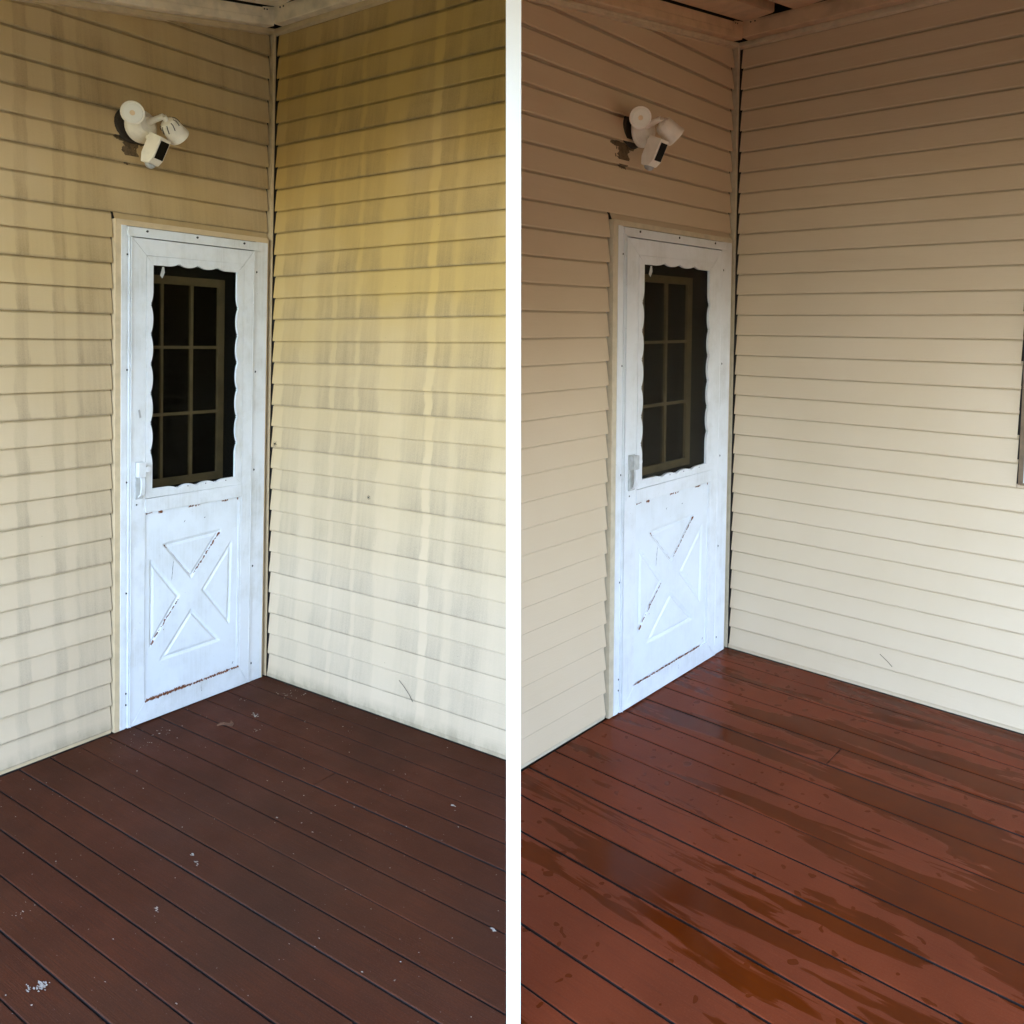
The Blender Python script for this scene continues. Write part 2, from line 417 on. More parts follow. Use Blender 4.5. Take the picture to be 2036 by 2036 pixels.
# ------------------------------------------------------------------ partition between the porches
# added white board for the border between two views, centred on the sightline
PD0, PD1, PT = 1.80, 3.46, .0162
def pside(Y, s): return .00183*Y + s*PT
pb = MB()
bz = CAMZ-1.72; tz = CAMZ+2.0
pts = [(pside(PD0, -1), PD0), (pside(PD0, 1), PD0), (pside(PD1, 1), PD1), (pside(PD1, -1), PD1)]
pb.prism(pts, bz, tz)
po = pb.build('partition', M_part)
tag(po, 'thin white partition standing edge-on between the dull porch and the wet porch', 'partition')
def leftok(h, x, y, z, m=0.0):      # >=0 on this porch's own side of the partition
    w = wp(h, x, y, z); return (-(w.x) + pside(max(w.y, .3), -1) - m) if h == 0 else (w.x - pside(max(w.y, .3), 1) - m)

# ------------------------------------------------------------------ shared heights
ROOFS = 0.152
ROOF_P = [(-4.0, -3.6, -1.6, (.0, .95)), (-3.75, -3.1, -2.0, (.75, .95))]      # eave distances and rear edge set to shade the walls; drop of added valance
def z_course(k): return Z29 + (29-k)*COURSE
def z_beam(x): return 3.09 + ROOFS*x
def z_J(x): return 3.068 + ROOFS*x
SIDE = ['dull', 'washed']
DL = ['the dirty porch with the dull deck', 'the clean porch with the wet deck']

def course_piece(h, wall, k, s0, s1, topf=None, z0=None, ztop=None):
    """one siding course from s0 (nearer the corner) to s1; wall 'L' uses x=s, wall 'R' uses y=s"""
    mb = MB(h); zk = z_course(k) if z0 is None else z0; n = 8
    def P(s, d, z): return (s, d, z) if wall == 'L' else (d, s, z)
    bow = [0.0016*mnoise.noise(Vector((s0+(s1-s0)*i/n*1.7+h*9, k*3.7, 2.0 if wall == 'L' else 9.0))) for i in range(n+1)]
    sag = [0.0016*mnoise.noise(Vector((s0+(s1-s0)*i/n*1.3+h*5, k*1.7+50, 4.0 if wall == 'L' else 7.0))) for i in range(n+1)]
    cols = []
    for i in range(n+1):
        s = s0+(s1-s0)*i/n; zt = zk0 = z_course(k)+COURSE+.012
        if ztop is not None: zt = min(zt, ztop)
        if topf: zt = min(zt, topf(s))
        zb = zk + sag[i]
        if zt < zb+.002: zt = zb+.002
        f = (zt-zk)/(COURSE+.010) if zk0 else 1
        b = bow[i]
        full = (zt-z_course(k))/(COURSE+.012)
        cols.append([(s, .005, zb+.006), (s, .0045, zb+.001), (s, .0, zb), (s, -.0012+b*.4, zb+.005), (s, b+LAP*.38*full, zb+(zt-zb)*.5), (s, LAP*full*.66, zb+(zt-zb)*.82), (s, LAP*full*.98, zb+(zt-zb)*.892), (s, LAP*full+.0015*full, zt)])
    for a, b in zip(cols[:-1], cols[1:]):
        for j in range(7):
            q = [a[j], b[j], b[j+1], a[j+1]]
            if wall == 'R': q = q[::-1]
            mb.face([P(*p) for p in q], [(p[0], p[2]) for p in q], smooth=False)
    return mb

DX0, DX1, DZT = -.954, -.034, 2.118           # door opening outside the j-channel
XEND = [-3.4, None]; YEND = [None, -3.2]
WIN = (-1.298, 1.050, 1.842)                    # window on the washed porch: first edge, sill, head

LAP = .0175
def find_end(h, wall, z):                      # where a wall meets the partition
    lo, hi = 0.0, -3.0
    for _ in range(40):
        m = (lo+hi)/2
        ok = leftok(h, *((m, 0, z) if wall == 'L' else (0, m, z))) >= 0
        if ok: lo = m
        else: hi = m
    return lo

for h in (0, 1):
    tan = (M_tan0, M_tan1)[h]; alu = (M_alu0, M_alu1)[h]
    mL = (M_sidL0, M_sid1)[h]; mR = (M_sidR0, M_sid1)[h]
    # ---------------- door wall
    xe = XEND[0] if h == 0 else find_end(1, 'L', 1.5)+.0
    core = MB(h)
    xc = xe+(.014 if h else 0); up = lambda x: 3.248+ROOFS*x
    core.prism([(DX0-.004, -.30), (xc, -.30), (xc, up(xc)), (DX0-.004, up(DX0))], .022, .055, frame=lambda a, b, c: (a, c, b))
    core.prism([(.056, DZT+.002), (DX0-.004, DZT+.002), (DX0-.004, up(DX0)), (.056, up(.056))], .022, .055, frame=lambda a, b, c: (a, c, b))
    core.box((.056, .0182, -.30), (-.030, .0555, DZT+.002))
    wl = core.build('siding_wall', M_void, origin=wp(h, (DX0+xe)/2, 0, 0))
    tag(wl, ['tan vinyl siding wall streaked with grey mildew, left of and above the rusty door', 'washed tan siding wall left of and above the door on the wet porch'][h], 'wall', 'porch walls with the doors')
    for k in range(-1, 30):
        zk = z_course(k)
        # where the sloping trim cuts this course
        xcut = (zk-3.068)/ROOFS           # z_J(x) = zk
        end = xe
        if h == 1: end = find_end(1, 'L', zk)
        a = 0.0
        full = zk >= DZT-.001 or k <= 7
        e1 = max(end, xcut+.001) if xcut > end else end
        topf = lambda s: z_J(s)+.012
        if k == -1:
            continue
        if k <= 8:
            s0 = -.022
            if k == 8: pass
            if e1 < s0-.05:
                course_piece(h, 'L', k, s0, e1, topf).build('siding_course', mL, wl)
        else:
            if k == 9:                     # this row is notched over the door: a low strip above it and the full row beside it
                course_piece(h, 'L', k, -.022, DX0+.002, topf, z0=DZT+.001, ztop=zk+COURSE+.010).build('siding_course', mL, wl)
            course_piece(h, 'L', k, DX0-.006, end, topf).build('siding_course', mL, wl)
    st = MB(h); st.box((DX0-.006, .004, .002), (end, .016, z_course(29)+.004))
    st.build('starter_strip', tan, wl)
    # j-channel round the door
    for nm, a, b in (('j_channel', (DX0, -.013, .004), (DX0+.007, .016, DZT)), ('j_channel', (DX0+.007, -.013, .004), (DX0+.0295, -.0105, 2.1015)),
                     ('j_channel', (DX0, -.013, DZT-.0005), (-.034, .016, DZT+.006)), ('j_channel', (DX0+.007, -.0145, 2.1015), (-.034, -.006, DZT-.0005))):
        m = MB(h); m.box(a, b); m.build(nm, tan, wl)
    # inside corner channel: two lips with a groove between
    m = MB(h); m.box((-.0125, -.014, 2.119), (-.004, -.0105, 3.080)); m.box((-.0105, -.0105, 2.119), (-.0085, .020, 3.080)); m.box((-.004, -.0165, .004), (.0005, -.0125, 3.080)); m.box((-.0035, -.0125, .004), (-.002, .020, 3.080))
    m.build('corner_channel', tan, wl)
    m = MB(h); m.box((-.0345, -.012, .002), (-.0265, .02, 2.119)); m.build('corner_channel', tan, wl)
    # sloping trim under the roof beam
    m = MB(h); n = 10
    for i in range(n):
        x0 = -.012+(xe+.012)*i/n; x1 = -.012+(xe+.012)*(i+1)/n
        for (y0, dz0), (y1, dz1) in (((.012, -.004), (-.012, 0)), ((-.012, 0), (-.013, .013)), ((-.013, .013), (-.016, .014)), ((-.016, .014), (-.016, .0215)), ((-.016, .0215), (.012, .0215))):
            m.face([(x0, y0, z_J(x0)+dz0), (x1, y0, z_J(x1)+dz0), (x1, y1, z_J(x1)+dz1), (x0, y1, z_J(x0)+dz1)])
    m.build('top_trim', tan, wl)

    # ---------------- long wall
    ye = find_end(0, 'R', 1.5) if h == 0 else YEND[1]
    core = MB(h)
    if h == 0: core.prism([(.0215, -.3), (find_end(0, 'R', -.3)+.004, -.3), (find_end(0, 'R', 3.225)+.004, 3.25), (.0215, 3.25)], .0225, .055, frame=lambda a, b, c: (c, a, b))
    else:
        core.box((.0225, .0215, -.3), (.055, WIN[0]-.02, 3.25)); core.box((.0225, WIN[0]-.02, -.3), (.055, ye, WIN[1]-.03)); core.box((.0225, WIN[0]-.02, WIN[2]+.03), (.055, ye, 3.25))
        core.box((.0225, WIN[0]-1.0, WIN[1]-.03), (.0551, ye, WIN[2]+.03))
    wr = core.build('siding_wall', M_void, origin=wp(h, 0, ye/2, 0))
    tag(wr, ['yellowed tan siding wall with pale vertical wash streaks, right of the rusty door', 'washed tan siding wall right of the door, running to the window at the right edge'][h], 'wall', 'long porch walls')
    for k in range(0, 30):
        zk = z_course(k); end = find_end(0, 'R', zk) if h == 0 else ye
        tf = (lambda s: 3.078)
        if h == 1 and zk+COURSE > WIN[1]+.002 and zk < WIN[2]:
            if zk < WIN[1]:               # row notched under the sill
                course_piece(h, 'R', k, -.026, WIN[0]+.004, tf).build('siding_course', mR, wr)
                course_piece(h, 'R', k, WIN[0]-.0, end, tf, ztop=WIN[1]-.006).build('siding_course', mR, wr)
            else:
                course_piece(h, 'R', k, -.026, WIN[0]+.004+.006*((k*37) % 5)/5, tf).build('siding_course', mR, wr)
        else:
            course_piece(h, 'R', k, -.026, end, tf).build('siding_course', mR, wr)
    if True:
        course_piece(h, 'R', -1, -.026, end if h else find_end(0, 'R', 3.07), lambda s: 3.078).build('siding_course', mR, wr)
    st = MB(h); st.box((.004, -.018, .002), (.016, find_end(0, 'R', 0.01) if h == 0 else ye, z_course(29)+.004), uvf=lambda p: (p[1], p[2]))
    st.build('starter_strip', mR, wr)
    m = MB(h); yb = find_end(0, 'R', 3.07)+.001 if h == 0 else ye
    for (x0, z0), (x1, z1) in (((.012, 3.060), (-.008, 3.066)), ((-.008, 3.066), (-.009, 3.078)), ((-.009, 3.078), (-.004, 3.080)), ((-.004, 3.080), (-.004, 3.0905))):
        m.face([(x0, -.004, z0), (x0, yb, z0), (x1, yb, z1), (x1, -.004, z1)])
    m.build('top_trim', tan, wr)

    # ---------------- window at the right edge (washed porch only)
    if h == 1:
        w = empty('window', wp(h, 0, WIN[0]-.4, WIN[1]), 'pale framed window cut off by the right edge of the washed wall', 'window')
        m = MB(h); m.box((.008, WIN[0], WIN[1]-.006), (.04, WIN[0]-.020, WIN[2]+.01)); m.box((-.004, WIN[0]-.010, WIN[1]-.006), (.04, WIN[0]-.9, WIN[1]+.004))
        m.box((-.004, WIN[0]-.010, WIN[2]), (.04, WIN[0]-.9, WIN[2]+.01)); m.build('j_channel', plain('brown window channel', (.27, .18, .105), .6), w)  # brown colour stands for the shadow in the window recess
        m = MB(h)
        for a, b in (((-.012, WIN[0]-.022, WIN[1]+.006), (.03, WIN[0]-.06, WIN[2]-.002)), ((-.012, WIN[0]-.84, WIN[1]+.006), (.03, WIN[0]-.888, WIN[2]-.002)),
                     ((-.012, WIN[0]-.06, WIN[1]+.006), (.03, WIN[0]-.84, WIN[1]+.05)), ((-.012, WIN[0]-.06, WIN[2]-.05), (.03, WIN[0]-.84, WIN[2]-.002)), ((-.010, WIN[0]-.06, 1.46), (.028, WIN[0]-.84, 1.50))): m.box(a, b)
        m.build('frame', M_white[1], w)
        m = MB(h); m.box((.010, WIN[0]-.058, WIN[1]+.048), (.014, WIN[0]-.842, WIN[2]-.048)); m.build('pane', M_glass, w)
        m = MB(h); m.box((.05, WIN[0]-.0, WIN[1]-.02), (.06, WIN[0]-.95, WIN[2]+.02)); m.build('curtain', M_dark, w)

    # ---------------- roof: header beam, roof pans, roof sheet
    rf = empty('patio_roof', wp(h, -1, -1, 3.1), ['sloping aluminium patio roof over the dull deck, left of the partition', 'sloping aluminium patio roof over the wet deck, dark gaps between its pans'][h], 'roof', 'patio roofs')
    yb = find_end(0, 'R', 3.1)+.001 if h == 0 else ye; xb = xe if h == 0 else find_end(1, 'L', 2.9)+.001
    m = MB(h); F = .060; Hb = .074                     # beam along the long wall: level
    def bm_prof(m, pr, a, b, f):
        for p, q in zip(pr[:-1], pr[1:]): m.face([f(a, *p), f(b, *p), f(b, *q), f(a, *q)])
    prR = [(.012, 3.0915), (-F+.004, 3.089), (-F, 3.092), (-F-.001, 3.150), (-F+.001, 3.164), (-F+.014, 3.166)]
    bm_prof(m, prR, -F, yb, lambda s, d, z: (d, s, z))
    m.face([(p[0], yb, p[1]) for p in prR]+[(.012, yb, 3.166)])
    m.build('header_beam', alu, rf)
    m = MB(h)
    prL = [(.012, .0015), (-F+.004, -.001), (-F, .002), (-F-.001, .030), (-F+.0015, .033), (-F+.0005, .060), (-F+.001, .074), (-F+.014, .076)]
    bm_prof(m, prL, xb, -F, lambda s, d, z: (s, d, z_beam(s)+z))
    m.build('header_beam', alu, rf)
    m = MB(h)                                          # overlapping corner splice with screws
    m.face([(-F-.0035, -F-.0035, 3.0885), (-F-.0035, -F-.085, 3.0885), (-F-.0045, -F-.085, 3.166), (-F-.0045, -F-.0035, 3.166)])
    m.face([(-F-.0035, -F-.0035, 3.0885-.004), (-F-.0045, -F-.0045, 3.166-.004), (-F-.085, -F-.0045, z_beam(-F-.085)+.076), (-F-.085, -F-.0035, z_beam(-F-.085)-.0005)])
    m.build('corner_splice', alu, rf)
    m = MB(h)
    for yy in (-.105, -.127): 
        c = wp(h, -F-.004, yy, 3.152)
        lm = MB(); lathe(lm, c, -axis(h, 0), [(0, .0042), (.003, .0036)], 8); lm.build('screw', M_black, rf)
    for xx in (-.115, -.133):
        c = wp(h, xx, -F-.004, z_beam(xx)+.066)
        lm = MB(); lathe(lm, c, -axis(h, 1), [(0, .0038), (.003, .0032)], 8); lm.build('screw', M_black, rf)
    RFX, RFD, RFY, DROP = ROOF_P[h]
    # roof pans run down the slope, parallel to the door wall
    def zr(x): return 3.172+ROOFS*x
    RX0, RX1, RY1 = -.012, RFX, RFD
    yy = -F-.010; pi = 0
    keep = [lambda p: leftok(h, p[0], p[1], 3.1+ROOFS*p[0], .002), lambda p: wp(h, p[0], p[1], 3).y - ROOFY]
    ROOFY = RFY
    W_, GAP = .19, .085
    while yy > RY1:
        y1 = yy-(.16 if pi == 0 else W_)
        poly = [(-.075 if False else RX0-.03, yy), (RX1, yy), (RX1, y1), (RX0-.075, y1), ]
        for kf in keep: poly = clip(poly, kf) if len(poly) > 2 else poly
        if len(poly) > 2:
            m = MB(h); m.prism(poly, 0, 1, frame=lambda a, b, c: (a, b, zr(a)+.004*c-.0+(0)), uvf=lambda p: (p[0], p[1]))
            m.build('roof_pan', alu, rf)
            poly2 = clip(clip([(RX0, yy+.003), (RX1, yy+.003), (RX1, yy-.004), (RX0, yy-.004)], keep[0]), keep[1])
            poly3 = clip(clip([(RX0-.07, y1+.004), (RX1, y1+.004), (RX1, y1-.003), (RX0-.07, y1-.003)], keep[0]), keep[1])
            for pp in (poly2, poly3):
                if len(pp) > 2:
                    m = MB(h); m.prism(pp, 0, 1, frame=lambda a, b, c: (a, b, zr(a)+.0045+.055*c), uvf=lambda p: (p[0], p[1])); m.build('pan_rib', alu, rf)
        yy = y1-GAP; pi += 1
    poly = [(.35, .35), (RX1, .35), (RX1, RY1), (.35, RY1)]
    for kf in keep: poly = clip(poly, kf)
    m = MB(h); m.prism(poly, 0, 1, frame=lambda a, b, c: (a, b, zr(a)+.064+.03*c)); m.build('roof_sheet', M_alu1 if False else M_dark, rf)

    # added unseen valance along the open sides, lowered to darken the upper walls
    for DR_, (pa, pb2) in zip(DROP, (((RFX, .0), (RFX, RFD)), ((RFX, RFD), (.0, RFD)))):
        a_, b_ = Vector(pa), Vector(pb2); nn = Vector((-(b_-a_).y, (b_-a_).x)).normalized()*.05
        q = [tuple(a_-nn), tuple(b_-nn), tuple(b_+nn), tuple(a_+nn)]
        for kf in keep: q = clip(q, kf) if len(q) > 2 else q
        if len(q) > 2:
            m = MB(h); m.prism(q, 0, 1, frame=lambda a, b, c: (a, b, zr(a)+.06-(DR_+.06)*(1-c))); m.build('eave_beam', alu, rf)
    # ---------------- deck
    BW, B0 = .1418, -.137
    und = [(.2, .5), (-4.7, .5), (-4.7, -5.6), (.2, -5.6)]
    dk = lambda p: leftok(h, p[0], p[1], 0, .0008)
    dy = lambda p: wp(h, p[0], p[1], 0).y + 2.5
    u2 = clip(clip(und, dk), dy)
    m = MB(h); m.prism(u2, -.16, -.035)
    dko = m.build('deck', M_dark, origin=wp(h, -1, -1, 0)); tag(dko, kind='structure')
    i = 0; x = -.002
    rr = random.Random(5)
    while x > -4.6:
        xs = B0-i*BW if i >= 0 else 0
        gap = [.0058, .0065, .0055, .0065, .0060, .0075, .0066, .0022, .0070, .0060, .0072, .0076][i % 12]
        x1 = xs+gap/2
        ends = [(-.003, -5.5)]
        if i == 4: ends = [(-.003, -.984 if h == 0 else -.840), (-.987 if h == 0 else -.843, -5.5)]
        if i == 11: ends = [(-.003, -1.9), (-1.904, -5.5)]
        for ya, yb2 in ends:
            poly = clip(clip([(x, ya), (x1, ya), (x1, yb2), (x, yb2)], dk), dy)
            if len(poly) > 2 :
                m = MB(h); dz = rr.uniform(-.0012, .0012)
                m.prism(poly, -.025, dz, bev=.0028, sidemi=1)
                m.build('deck_board', M_deck[h], dko)
        x = xs-gap/2; i += 1

# ------------------------------------------------------------------ storm doors
def sd_tri(px, pz, tri):        # signed distance to triangle (negative inside)
    d = 1e9; s = 1
    n = len(tri); inside = True; best = 1e9
    ar = sum(tri[i][0]*tri[(i+1) % 3][1]-tri[(i+1) % 3][0]*tri[i][1] for i in range(3))
    for i in range(3):
        ax, az = tri[i]; bx, bz = tri[(i+1) % 3]
        ex, ez = bx-ax, bz-az; wx, wz = px-ax, pz-az
        t = max(0, min(1, (wx*ex+wz*ez)/(ex*ex+ez*ez))); dx, dz = wx-ex*t, wz-ez*t
        best = min(best, dx*dx+dz*dz)
        if (ex*wz-ez*wx)*ar < 0: inside = False
    d = math.sqrt(best); return -d if inside else d
TRIS = [[(-.684, .761), (-.339, .774), (-.519, .589)], [(-.759, .701), (-.592, .517), (-.759, .331)],
        [(-.262, .708), (-.447, .517), (-.271, .328)], [(-.698, .256), (-.517, .437), (-.335, .260)]]
SL, SR_, ST, SB = -.8725, -.1375, 2.056, .006
OL, OR_, OT, OB = -.773, -.236, 1.966, 1.000       # glass opening at the cusps of the scallops
IL, IR, IT, IB = -.795, -.200, 1.988, .974         # outside of the insert frame

def jag(mb, a, b, w, y, n, seed, gapp=0.0, plane='L'):
    rnd = random.Random(seed); ax, az = a; bx, bz = b; L = math.hypot(bx-ax, bz-az); nx, nz = -(bz-az)/L, (bx-ax)/L
    pts = []
    for i in range(n+1):
        t = i/n; k = w*(.35+rnd.random()*.9) * (0.15 if rnd.random() < .2 else 1); o = w*(rnd.random()-.5)*.5
        pts.append((ax+(bx-ax)*t, az+(bz-az)*t, o-k/2, o+k/2))
    for p, q in zip(pts[:-1], pts[1:]):
        if rnd.random() < gapp: continue
        mb.face([(p[0]+nx*p[2], y, p[1]+nz*p[2]), (q[0]+nx*q[2], y, q[1]+nz*q[2]), (q[0]+nx*q[3], y, q[1]+nz*q[3]), (p[0]+nx*p[3], y, p[1]+nz*p[3])])

for h in (0, 1):
    W = M_white[h]
    d = empty('storm_door', wp(h, -.5, 0, 0), ['white storm door with rusty kick panel and scalloped window, streaked siding beside it', 'white storm door with scalloped window beside washed siding and the wet red deck'][h], 'door', 'storm doors')
    # fixed frame
    def part(name, boxes, mat=W, label=None, parent=None):
        m = MB(h)
        for a, b in boxes: m.box(a, b)
        return m.build(name, mat, parent or d, label=label)
    fr = part('door_frame', [((-.9255, -.016, .006), (-.899, .05, 2.1015)), ((-.899, -.0125, .006), (-.888, .05, 2.098)), ((-.888, -.020, .006), (-.8825, .05, 2.096)),
                        ((-.8825, -.010, .006), (-.8785, .05, 2.094)), ((-.8785, -.024, .006), (-.8740, .05, 2.062)),
                        ((-.1165, -.014, .004), (-.035, .05, 2.1012)), ((-.1290, -.017, .004), (-.1165, .05, 2.0615)), ((-.899, -.0145, 2.064), (-.1165, .05, 2.0995))])
    part('drip_rail', [((-.896, -.030, 2.0615), (-.104, -.0146, 2.067)), ((-.896, -.024, 2.067), (-.104, -.0146, 2.0945)), ((-.896, -.033, 2.0585), (-.104, -.027, 2.0615))])
    for (sx, sz) in ((-.794, 2.086), (-.506, 2.086), (-.206, 2.086)):
        lm = MB(); lathe(lm, wp(h, sx, -.0238, sz), -axis(h, 1), [(0, .0052), (.003, .0045)], 8); lm.build('screw', M_black, d)
    for (sx, sz) in ((-.894, 1.986), (-.894, 1.518), (-.894, 1.053), (-.894, .586), (-.894, .156), (-.894, .107)):
        lm = MB(); lathe(lm, wp(h, sx, -.0122, sz), -axis(h, 1), [(0, .0045), (.003, .004)], 8); lm.build('screw', M_black, d)
    for (sx, sz) in ((-.112, 1.962), (-.112, 1.498), (-.112, 1.034), (-.112, .57), (-.112, .093)):
        lm = MB(); lathe(lm, wp(h, sx, -.0138, sz), -axis(h, 1), [(0, .0055), (.003, .0048)], 8); lm.build('screw', M_black, d)
    # hinge line
    hz = [(.006, .17), (.172, .268), (.27, .695), (.697, .79), (.792, 1.262), (1.264, 1.360), (1.362, 1.811), (1.813, 1.908), (1.910, 2.058)]
    for i, (z0, z1) in enumerate(hz):
        lm = MB(); lathe(lm, wp(h, -.1335, -.017, z0), axis(h, 2), [(0, .0045 if i % 2 else .0038), (z1-z0, .0045 if i % 2 else .0038)], 8); lm.build('hinge', W, d)
    # moving leaf: stiles, rails, mitred corners
    def mitre(name, poly, y0=-.0205):
        m = MB(h); m.prism(poly, .012, -y0, bev=.0012, frame=lambda a, b, c: (a, -c, b)); return m.build(name, W, d)
    gp = .0006
    mitre('stile', [(SL, SB+gp), (SL, ST-gp), (IL, IT+.0-gp), (IL, .092+gp)])
    mitre('stile', [(SR_, SB+gp), (IR, .098+gp), (IR, IT+.004-gp), (SR_, ST-gp)])
    mitre('top_rail', [(SL+gp, ST), (SR_-gp, ST), (IR-gp, IT+.004), (IL+gp, IT)])
    mitre('bottom_rail', [(SL+gp, SB), (IL+gp, .092), (IR-gp, .098), (SR_-gp, SB)])
    mitre('lock_rail', [(IL+gp, .914), (IL+gp, IB-.001), (IR-gp, IB+.001), (IR-gp, .916)], -.0225)
    # scalloped insert: four mitred strips whose inner edges are cut in scallops
    def edge_pts(cusps, lo, hi, a=.014):
        """depth of the white edge into the opening along t"""
        out = [(lo, a)]
        c = cusps
        r = c[0]-.055
        out.append((r, a))
        for i in range(1, 7): t = i/6; out.append((r+.055*t, a*math.cos(t*math.pi/2)**.8 if t < 1 else 0))
        for p, q in zip(c[:-1], c[1:]):
            out += [(p-.002, .000), (p, .0062), (p+.003, .000)]
            for i in range(1, 12):
                t = i/12; out.append((p+(q-p)*t, a*(1-abs(2*t-1)**2.2)))
        q = c[-1]; out += [(q-.002, 0), (q, .0062), (q+.003, 0)]
        for i in range(1, 7): t = i/6; out.append((q+.055*t, a*math.sin(t*math.pi/2)**.8))
        out.append((hi, a)); out = sorted(out); return out
    cx = [-.612, -.499, -.377]; cz = [1.172, 1.293, 1.418, 1.541, 1.665, 1.789]
    A = .014
    def inner(name, ed, outer_lo, outer_hi, tomap):
        m = MB(h); n = len(ed)
        y0, y1 = -.0235, -.012
        def uvx(p): return (p[0], p[2])
        for i in range(n-1):
            t0, d0 = ed[i]; t1, d1 = ed[i+1]
            o0 = outer_lo+(outer_hi-outer_lo)*(t0-ed[0][0])/(ed[-1][0]-ed[0][0]); o1 = outer_lo+(outer_hi-outer_lo)*(t1-ed[0][0])/(ed[-1][0]-ed[0][0])
            a_, b_, c_, d_ = tomap(o0, 0, True), tomap(o1, 0, True), tomap(t1, d1, False), tomap(t0, d0, False)
            def Y(p, y): return (p[0], y, p[1])
            m.face([Y(a_, y0+.002), Y(b_, y0+.002), Y(c_, y0), Y(d_, y0)])
            m.face([Y(d_, y0), Y(c_, y0), Y(c_, y1), Y(d_, y1)])
            m.face([Y(b_, y0+.002), Y(a_, y0+.002), Y(a_, y1), Y(b_, y1)])
        return m.build(name, W, d)
    inner('scalloped_trim', edge_pts(cx, OL+A, OR_-A), IL+.001, IR-.001, lambda t, dd, o: (t, IT-.001+.005*(t-IL)/.6) if o else (t, OT-dd))
    inner('scalloped_trim', edge_pts(cx, OL+A, OR_-A), IL+.001, IR-.001, lambda t, dd, o: (t, IB+.0015) if o else (t, OB+dd))
    inner('scalloped_trim', edge_pts(cz, OB+A, OT-A), IB+.002, IT-.002, lambda t, dd, o: (IL+.001, t) if o else (OL+dd, t))
    inner('scalloped_trim', edge_pts(cz, OB+A, OT-A), IB+.002, IT+.002, lambda t, dd, o: (IR-.001, t) if o else (OR_-dd, t))
    for sx in (-.55, -.44, -.31):
        lm = MB(); lathe(lm, wp(h, sx, -.0232, 1.004), -axis(h, 1), [(0, .0026), (.002, .002)], 7); lm.build('screw', M_black, d)
    part('glass_pane', [((IL+.004, -.0105, IB+.004), (IR-.004, -.0075, IT-.004))], M_glass)
    # kick panel with a pressed cross-buck
    nx, nz = 150, 210; X0, X1, Z0, Z1 = IL+.0008, IR-.0008, .0925, .9155
    me_v = []; mb = MB(h)
    def hgt(x, z):
        g_ = 0
        for tr in TRIS:
            s = sd_tri(x, z, tr)
            if s < .010:
                # groove just inside the outline, plateau in the middle
                t = (s+.005)/.0065; g_ = max(g_, .0075*math.exp(-t*t)) ; 
                if s < -.007: g_ = max(g_, .0008)
        return -.0150 + g_ + .0006*mnoise.noise(Vector((x*7, z*7, h*5.0)))
    H_ = [[hgt(X0+(X1-X0)*i/nx, Z0+(Z1-Z0)*j/nz) for i in range(nx+1)] for j in range(nz+1)]
    vs = [wp(h, X0+(X1-X0)*i/nx, H_[j][i], Z0+(Z1-Z0)*j/nz)-Vector(d.location) for j in range(nz+1) for i in range(nx+1)]
    fs = [(j*(nx+1)+i, j*(nx+1)+i+1, (j+1)*(nx+1)+i+1, (j+1)*(nx+1)+i) for j in range(nz) for i in range(nx)]
    me = bpy.data.meshes.new('kick_panel'); me.from_pydata(vs, [], fs); ul = me.uv_layers.new(name='UVMap')
    us = []
    for f in fs:
        for vi in f: us += [X0+(X1-X0)*(vi % (nx+1))/nx, Z0+(Z1-Z0)*(vi//(nx+1))/nz]
    ul.data.foreach_set('uv', us); me.polygons.foreach_set('use_smooth', [True]*len(fs)); me.materials.append(M_panel[h]); me.update()
    o = bpy.data.objects.new('kick_panel', me); col.objects.link(o); o.parent = d; o['org'] = list(d.location)
    # beads holding the panel at the sides
    part('glazing_bead', [((IR-.012, -.0195, .10), (IR-.0008, -.014, .914))])
    part('glazing_bead', [((IR-.018, -.0172, .10), (IR-.014, -.013, .914))])
    # rust
    rs = MB(h)
    if h == 0:
        jag(rs, (-.792, .0965), (-.204, .1035), .012, -.0214, 170, 3)
        jag(rs, (-.790, .099), (-.56, .1015), .014, -.0217, 70, 8)
    else:
        jag(rs, (-.792, .0965), (-.27, .1025), .009, -.0212, 150, 13, .02)
    jag(rs, (-.342, .768), (-.505, .606), .009 if h == 0 else .0065, -.0168, 40, 5, .12)
    jag(rs, (-.357, .752), (-.345, .766), .010, -.0166, 4, 15, 0)
    jag(rs, (-.598, .505), (-.755, .345), .0065 if h == 0 else .005, -.0168, 34, 6, .22)
    jag(rs, (-.757, .335), (-.744, .352), .012, -.0169, 4, 16)
    jag(rs, (-.690, .405), (-.672, .436), .009, -.0169, 6, 18, .1); jag(rs, (-.676, .395), (-.690, .380), .005, -.0169, 3, 28, .1)
    jag(rs, (-.685, .757), (-.665, .742), .008, -.0169, 4, 17, .1)
    jag(rs, (-.655, .733), (-.53, .604), .0016, -.0170, 14, 12, .3)
    for (a, b, w_) in ((-.72, -.695, .012), (-.545, -.51, .011), (-.50, -.47, .009), (-.33, -.29, .010), (-.235, -.222, .012), (-.79, -.755, .007)):
        jag(rs, (a, .909), (b, .910), w_, -.0190, 7, int(abs(a)*1000), .1)
    ro = rs.build('rust_chips', M_rust, d); ro['kind'] = 'stuff'
    # hairline scratch and small chips
    sc = MB(h)
    jag(sc, (-.627, .690), (-.640, .585), .0022, -.0172, 14, 22, .2); jag(sc, (-.45, .05), (-.455, .075), .002, -.0213, 5, 23)
    jag(sc, (-.565, .845), (-.560, .852), .006, -.0172, 2, 24); jag(sc, (-.245, .125), (-.240, .135), .006, -.0172, 2, 25); jag(sc, (-.44, .846), (-.436, .851), .005, -.0172, 2, 29)
    so = sc.build('paint_scratches', M_black, d); so['kind'] = 'stuff'
    # handle
    hd = part('handle', [((-.853, -.026, .978), (-.812, -.0207, 1.134))], M_handle)
